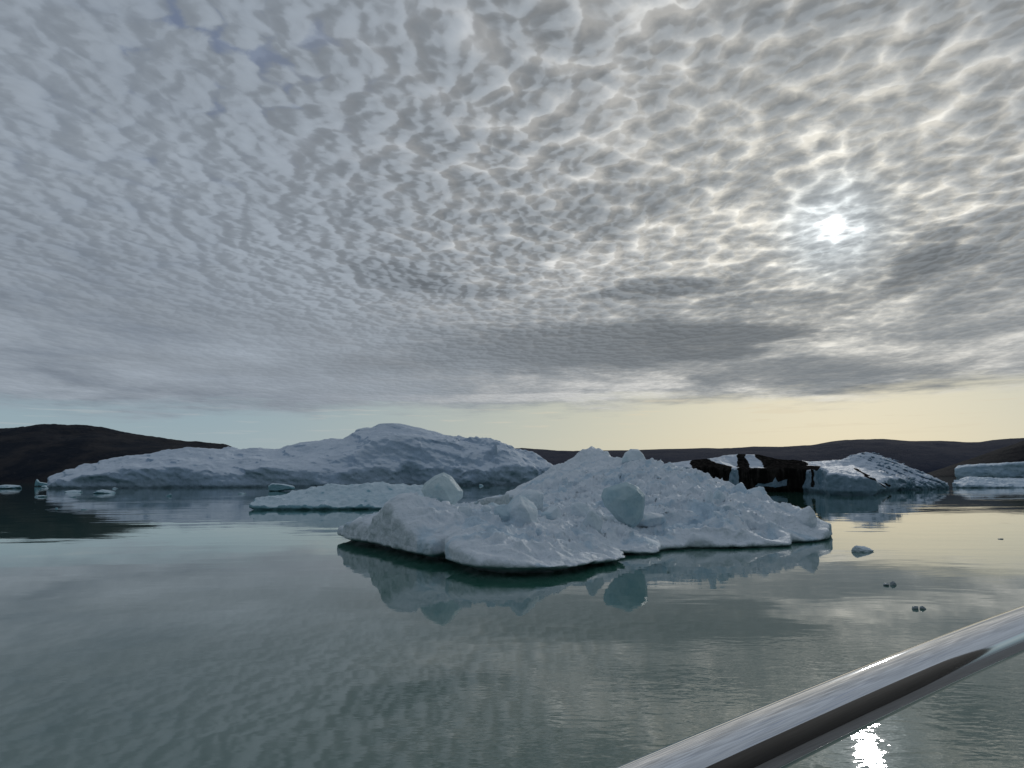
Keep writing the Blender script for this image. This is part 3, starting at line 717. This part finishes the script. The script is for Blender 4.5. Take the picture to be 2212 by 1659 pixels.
for i, (u, v, w, h, lab, k) in enumerate(pieces):
    x, y, _ = G(u, v, 0.0); s = y / F
    W = w * s; Hh = h * s
    o = rock('floating_ice', M_mid if k == 'w' else (M_grey if w < 30 else M_block), (x, y + W * .3, Hh * .05), ((W * .45, W * .42, Hh * .62) if k == 'w' else (W * .40, W * .34, Hh * .52)), 120 + i, facets=10, amp=.10, sub=5, soft=12)
    tag(o, lab, 'floating ice', FL)
# pointed bit beside the long berg and the small wedge berg
def small(name, mat, pts, d, thick, lab, cat, grp, seed):
    base = min(PT(u, v, d)[2] for u, v in pts)
    o = outline_block(name, mat, pts, d, thick, seed, amp=.05, sub=5)
    o.location.z -= base * 0.9 + 0.15
    return tag(o, lab, cat, grp)
R1 = lambda X, Y: (X * .2728, 877.8 + Y * .2728)
R2 = lambda X, Y: (493.7 + X * .3472, 877.8 + Y * .3472)
small('floating_ice', M_mid, [R1(278, 606), (R1(285, 570)), R1(294, 549), R1(310, 572), R1(300, 608)], 560, 2, 'small pointed ice fin sticking up at the left end of the long iceberg', 'floating ice', FL, 5)
small('floating_ice', M_mid, [R1(295, 606), R1(305, 572), R1(345, 585), R1(405, 588), R1(410, 608)], 562, 4, 'low wedge of ice between the pointed fin and the long iceberg', 'floating ice', FL, 6)
small('iceberg', M_mid, [R2(250, 524), R2(246, 492), R2(270, 474), R2(340, 478), R2(408, 490), R2(416, 512), R2(300, 526)], 243, 3.5, 'small wedge-shaped white berg in front of the long iceberg', 'iceberg', 'icebergs on the fjord', 8)

# ------------------------------------------------------------------ hills
def hill_mat(name, a, b_, sc):
    m, t, b = new_mat(name); p = pos(t)
    n = noise(t, p, 0.006 * sc, 8, 0.65, 0.3); n2 = noise(t, p, 0.03 * sc, 6, 0.7)
    c = mix(t, n.sstep(0.38, 0.62), a, b_); c = mix(t, n2.sstep(0.55, 0.75, 0.0, 0.5), c, tuple(q * 1.8 for q in b_))
    t.links.new(c.k, b.inputs['Base Color']); b.inputs['Roughness'].default_value = 0.95; b.inputs['Specular IOR Level'].default_value = 0.1
    bump(t, b, n2, 12.0)
    return m
def hills(sil, d0, d1, mat, seed, rough):
    U = np.array([s[0] for s in sil], float); Vv = np.array([s[1] for s in sil], float)
    nu, nd = 620, 70
    us = np.linspace(U[0], U[-1], nu)
    # smooth, finely broken skyline
    z = np.array([PT(u, v, d1)[2] for u, v in zip(us, np.interp(us, U, Vv))])
    k = np.ones(9) / 9; z = np.convolve(np.pad(z, 4, mode='edge'), k, mode='valid')
    T = np.linspace(0, 1.5, nd)
    prof = np.where(T < 1, np.sin(np.clip(T, 0, 1) * np.pi / 2) ** 0.8, 1 - (T - 1) * 1.2)
    Dd = d0 + (d1 - d0) * T
    X = (us[:, None] - CX) / F * Dd[None, :]; Y = np.broadcast_to(Dd, X.shape)
    Z = z[:, None] * prof[None, :]
    L = (d1 - d0)
    n = fbm(X / L * 2.2 + seed, Y / L * 2.2, X * 0, 6, 0.55)
    Z = Z + n * rough * z[:, None].clip(20) * np.clip(T, 0, 1)[None, :] * (1 - 0.92 * np.exp(-((T - 1) / .16) ** 2))[None, :]
    Z = np.where(T[None, :] == 0, -2.0, Z)
    V = np.stack([X, Y, Z], -1).reshape(-1, 3)
    i = np.arange(nu - 1)[:, None] * nd + np.arange(nd - 1)[None, :]
    Q = np.stack([i, i + nd, i + nd + 1, i + 1], -1).reshape(-1, 4)
    o = link_mesh('hills', V, Q, mat); tag(o, kind='structure'); return o
hills([(-500, 960), (-250, 940), (0, 931), (68, 927.5), (120, 927.7), (164, 927.7), (205, 930), (273, 936.5), (327, 944.6), (355, 950.6), (396, 955), (436, 960.5), (460, 961), (480, 962), (496, 967), (560, 990), (640, 1015), (720, 1036), (760, 1039)],
      2400, 3300, hill_mat('brown tundra', (0.013, 0.018, 0.028), (0.042, 0.040, 0.043), 1.0), 1, .16)
hills([(900, 1030), (1000, 985), (1080, 970), (1129, 970), (1200, 976.5), (1280, 974), (1340, 974), (1371, 972.5), (1440, 970), (1523, 969.5), (1545, 971), (1569, 971), (1620, 967.5), (1700, 966), (1751, 964), (1790, 957), (1827, 953), (1860, 951), (1903, 949), (1960, 953), (2020, 952.5), (2086, 956), (2120, 955), (2145, 951), (2175, 950), (2212, 948), (2400, 940), (2700, 950)],
      5200, 7000, hill_mat('far dark upland', (0.028, 0.036, 0.062), (0.044, 0.048, 0.070), .6), 4, .10)
hills([(1960, 1030), (1995, 1022), (2040, 1008), (2100, 988), (2160, 968), (2212, 952), (2300, 938), (2700, 930)],
      3800, 4600, hill_mat('dark headland', (0.011, 0.013, 0.018), (0.020, 0.020, 0.024), .9), 9, .12)

# ------------------------------------------------------------------ the boat's rail
def camw(x, y, d): return Vector((0, 0, CAM_Z)) + right * x + up * y + fwd * d
def un(u, v, d): return camw((u - CX) / F * d, -(v - CY) / F * d, d)
A = un(2212, 1354, .78); B = un(1673, 1586, .524)
ax = (A - B).normalized()
def steel():
    m, t, b = new_mat('polished steel')
    tc = t.nodes.new('ShaderNodeTexCoord'); mp = t.nodes.new('ShaderNodeMapping'); mp.inputs['Scale'].default_value = (1, 1, 0.02)
    t.links.new(tc.outputs['Object'], mp.inputs[0]); v = S(t, mp.outputs[0])
    n = noise(t, v, 260, 4, 0.6); sm = noise(t, S(t, tc.outputs['Object']), 14, 5, 0.6)
    b.inputs['Metallic'].default_value = 1.0; b.inputs['Base Color'].default_value = (0.76, 0.76, 0.77, 1)
    r = sm.sstep(0.3, 0.75, 0.045, 0.065)
    t.links.new(r.k, b.inputs['Roughness'])
    return m
M_steel = steel()
def tube(name, p0, p1, r, mat, parent=None, seg=96, rings=40):
    d = (p1 - p0); L = d.length
    V = []; Q = []
    for i in range(rings + 1):
        for j in range(seg):
            a = 2 * math.pi * j / seg; V.append((r * math.cos(a), r * math.sin(a), L * i / rings))
    for i in range(rings):
        for j in range(seg):
            Q.append((i * seg + j, i * seg + (j + 1) % seg, (i + 1) * seg + (j + 1) % seg, (i + 1) * seg + j))
    o = link_mesh(name, V, Q, mat, parent)
    o.rotation_mode = 'QUATERNION'; o.rotation_quaternion = d.to_track_quat('Z', 'Y'); o.location = p0
    return o
def box(name, c, half, mat, rz, parent=None, bev=0.01):
    bm = bmesh.new(); bmesh.ops.create_cube(bm, size=2.0)
    for v in bm.verts: v.co = Vector((v.co.x * half[0], v.co.y * half[1], v.co.z * half[2]))
    bmesh.ops.bevel(bm, geom=bm.edges[:], offset=bev, segments=2, affect='EDGES')
    me = bpy.data.meshes.new(name); bm.to_mesh(me); bm.free(); me.materials.append(mat)
    o = bpy.data.objects.new(name, me); scene.collection.objects.link(o); o.location = c; o.rotation_euler.z = rz
    if parent: o.parent = parent
    return o
rail = bpy.data.objects.new('boat_railing', None); scene.collection.objects.link(rail)
tag(rail, 'polished steel boat rail slanting across the lower right corner', 'railing')
tr = tube('top_rail', B - ax * 2.2, A + ax * 3.0, 0.0203, M_steel, rail, 128, 120)
Lr = (A - B).length + 5.2; mid_s = 2.2 + (A - B).length / 2
dwn = tr.rotation_quaternion.inverted() @ Vector((0, 0, -1))     # the rail sags towards its ends, following the sheer of the boat
for v in tr.data.vertices:
    s_ = v.co.z - mid_s; v.co += dwn * (0.030 * min(s_ * s_, 1.2))
DECK = 2.25
for t_ in (-1.1, 1.15, 2.5):
    q = A + ax * t_ if t_ > 0 else B + ax * t_
    tube('post', Vector((q.x, q.y, DECK - 0.05)), Vector((q.x, q.y, q.z - 0.015)), 0.016, M_steel, rail, 32, 2)
tube('lower_rail', Vector((*(B - ax * 2.2).xy, DECK + .55)), Vector((*(A + ax * 3.0).xy, DECK + .55)), 0.012, M_steel, rail, 32, 8)
mh, t_, b_ = new_mat('dark boat paint'); b_.inputs['Base Color'].default_value = (0.030, 0.028, 0.026, 1); b_.inputs['Roughness'].default_value = 0.6
nn = noise(t_, pos(t_), 6.0, 5, 0.6); cc = mix(t_, nn.sstep(.4, .65), (0.016, 0.016, 0.017), (0.030, 0.030, 0.031)); t_.links.new(cc.k, b_.inputs['Base Color'])
boat = bpy.data.objects.new('boat', None); scene.collection.objects.link(boat)
tag(boat, 'dark tour boat that carries the steel rail', 'boat')
rz = math.atan2(ax.y, ax.x); mid = (A + B) / 2
side = Vector((math.sin(rz), -math.cos(rz), 0))    # towards the camera's side of the rail
c0 = Vector((mid.x, mid.y, 0)) + side * 2.14
md, t_, b_ = new_mat('grey deck paint'); b_.inputs['Roughness'].default_value = 0.7
nn = noise(t_, pos(t_), 9.0, 5, 0.6); cc = mix(t_, nn.sstep(.4, .65), (0.30, 0.30, 0.29), (0.22, 0.22, 0.215)); t_.links.new(cc.k, b_.inputs['Base Color'])
box('deck', (c0.x, c0.y, DECK - .04), (5.5, 2.06, .04), md, rz, boat)
box('hull', (c0.x, c0.y, (DECK - .1) / 2 - .2), (5.4, 2.0, (DECK - .1) / 2 + .2), mh, rz, boat, .1)
c1 = Vector((mid.x, mid.y, 0)) + side * 2.6
box('cabin', (c1.x, c1.y, DECK + 1.15), (3.4, 1.0, 1.15), mh, rz, boat, .06)
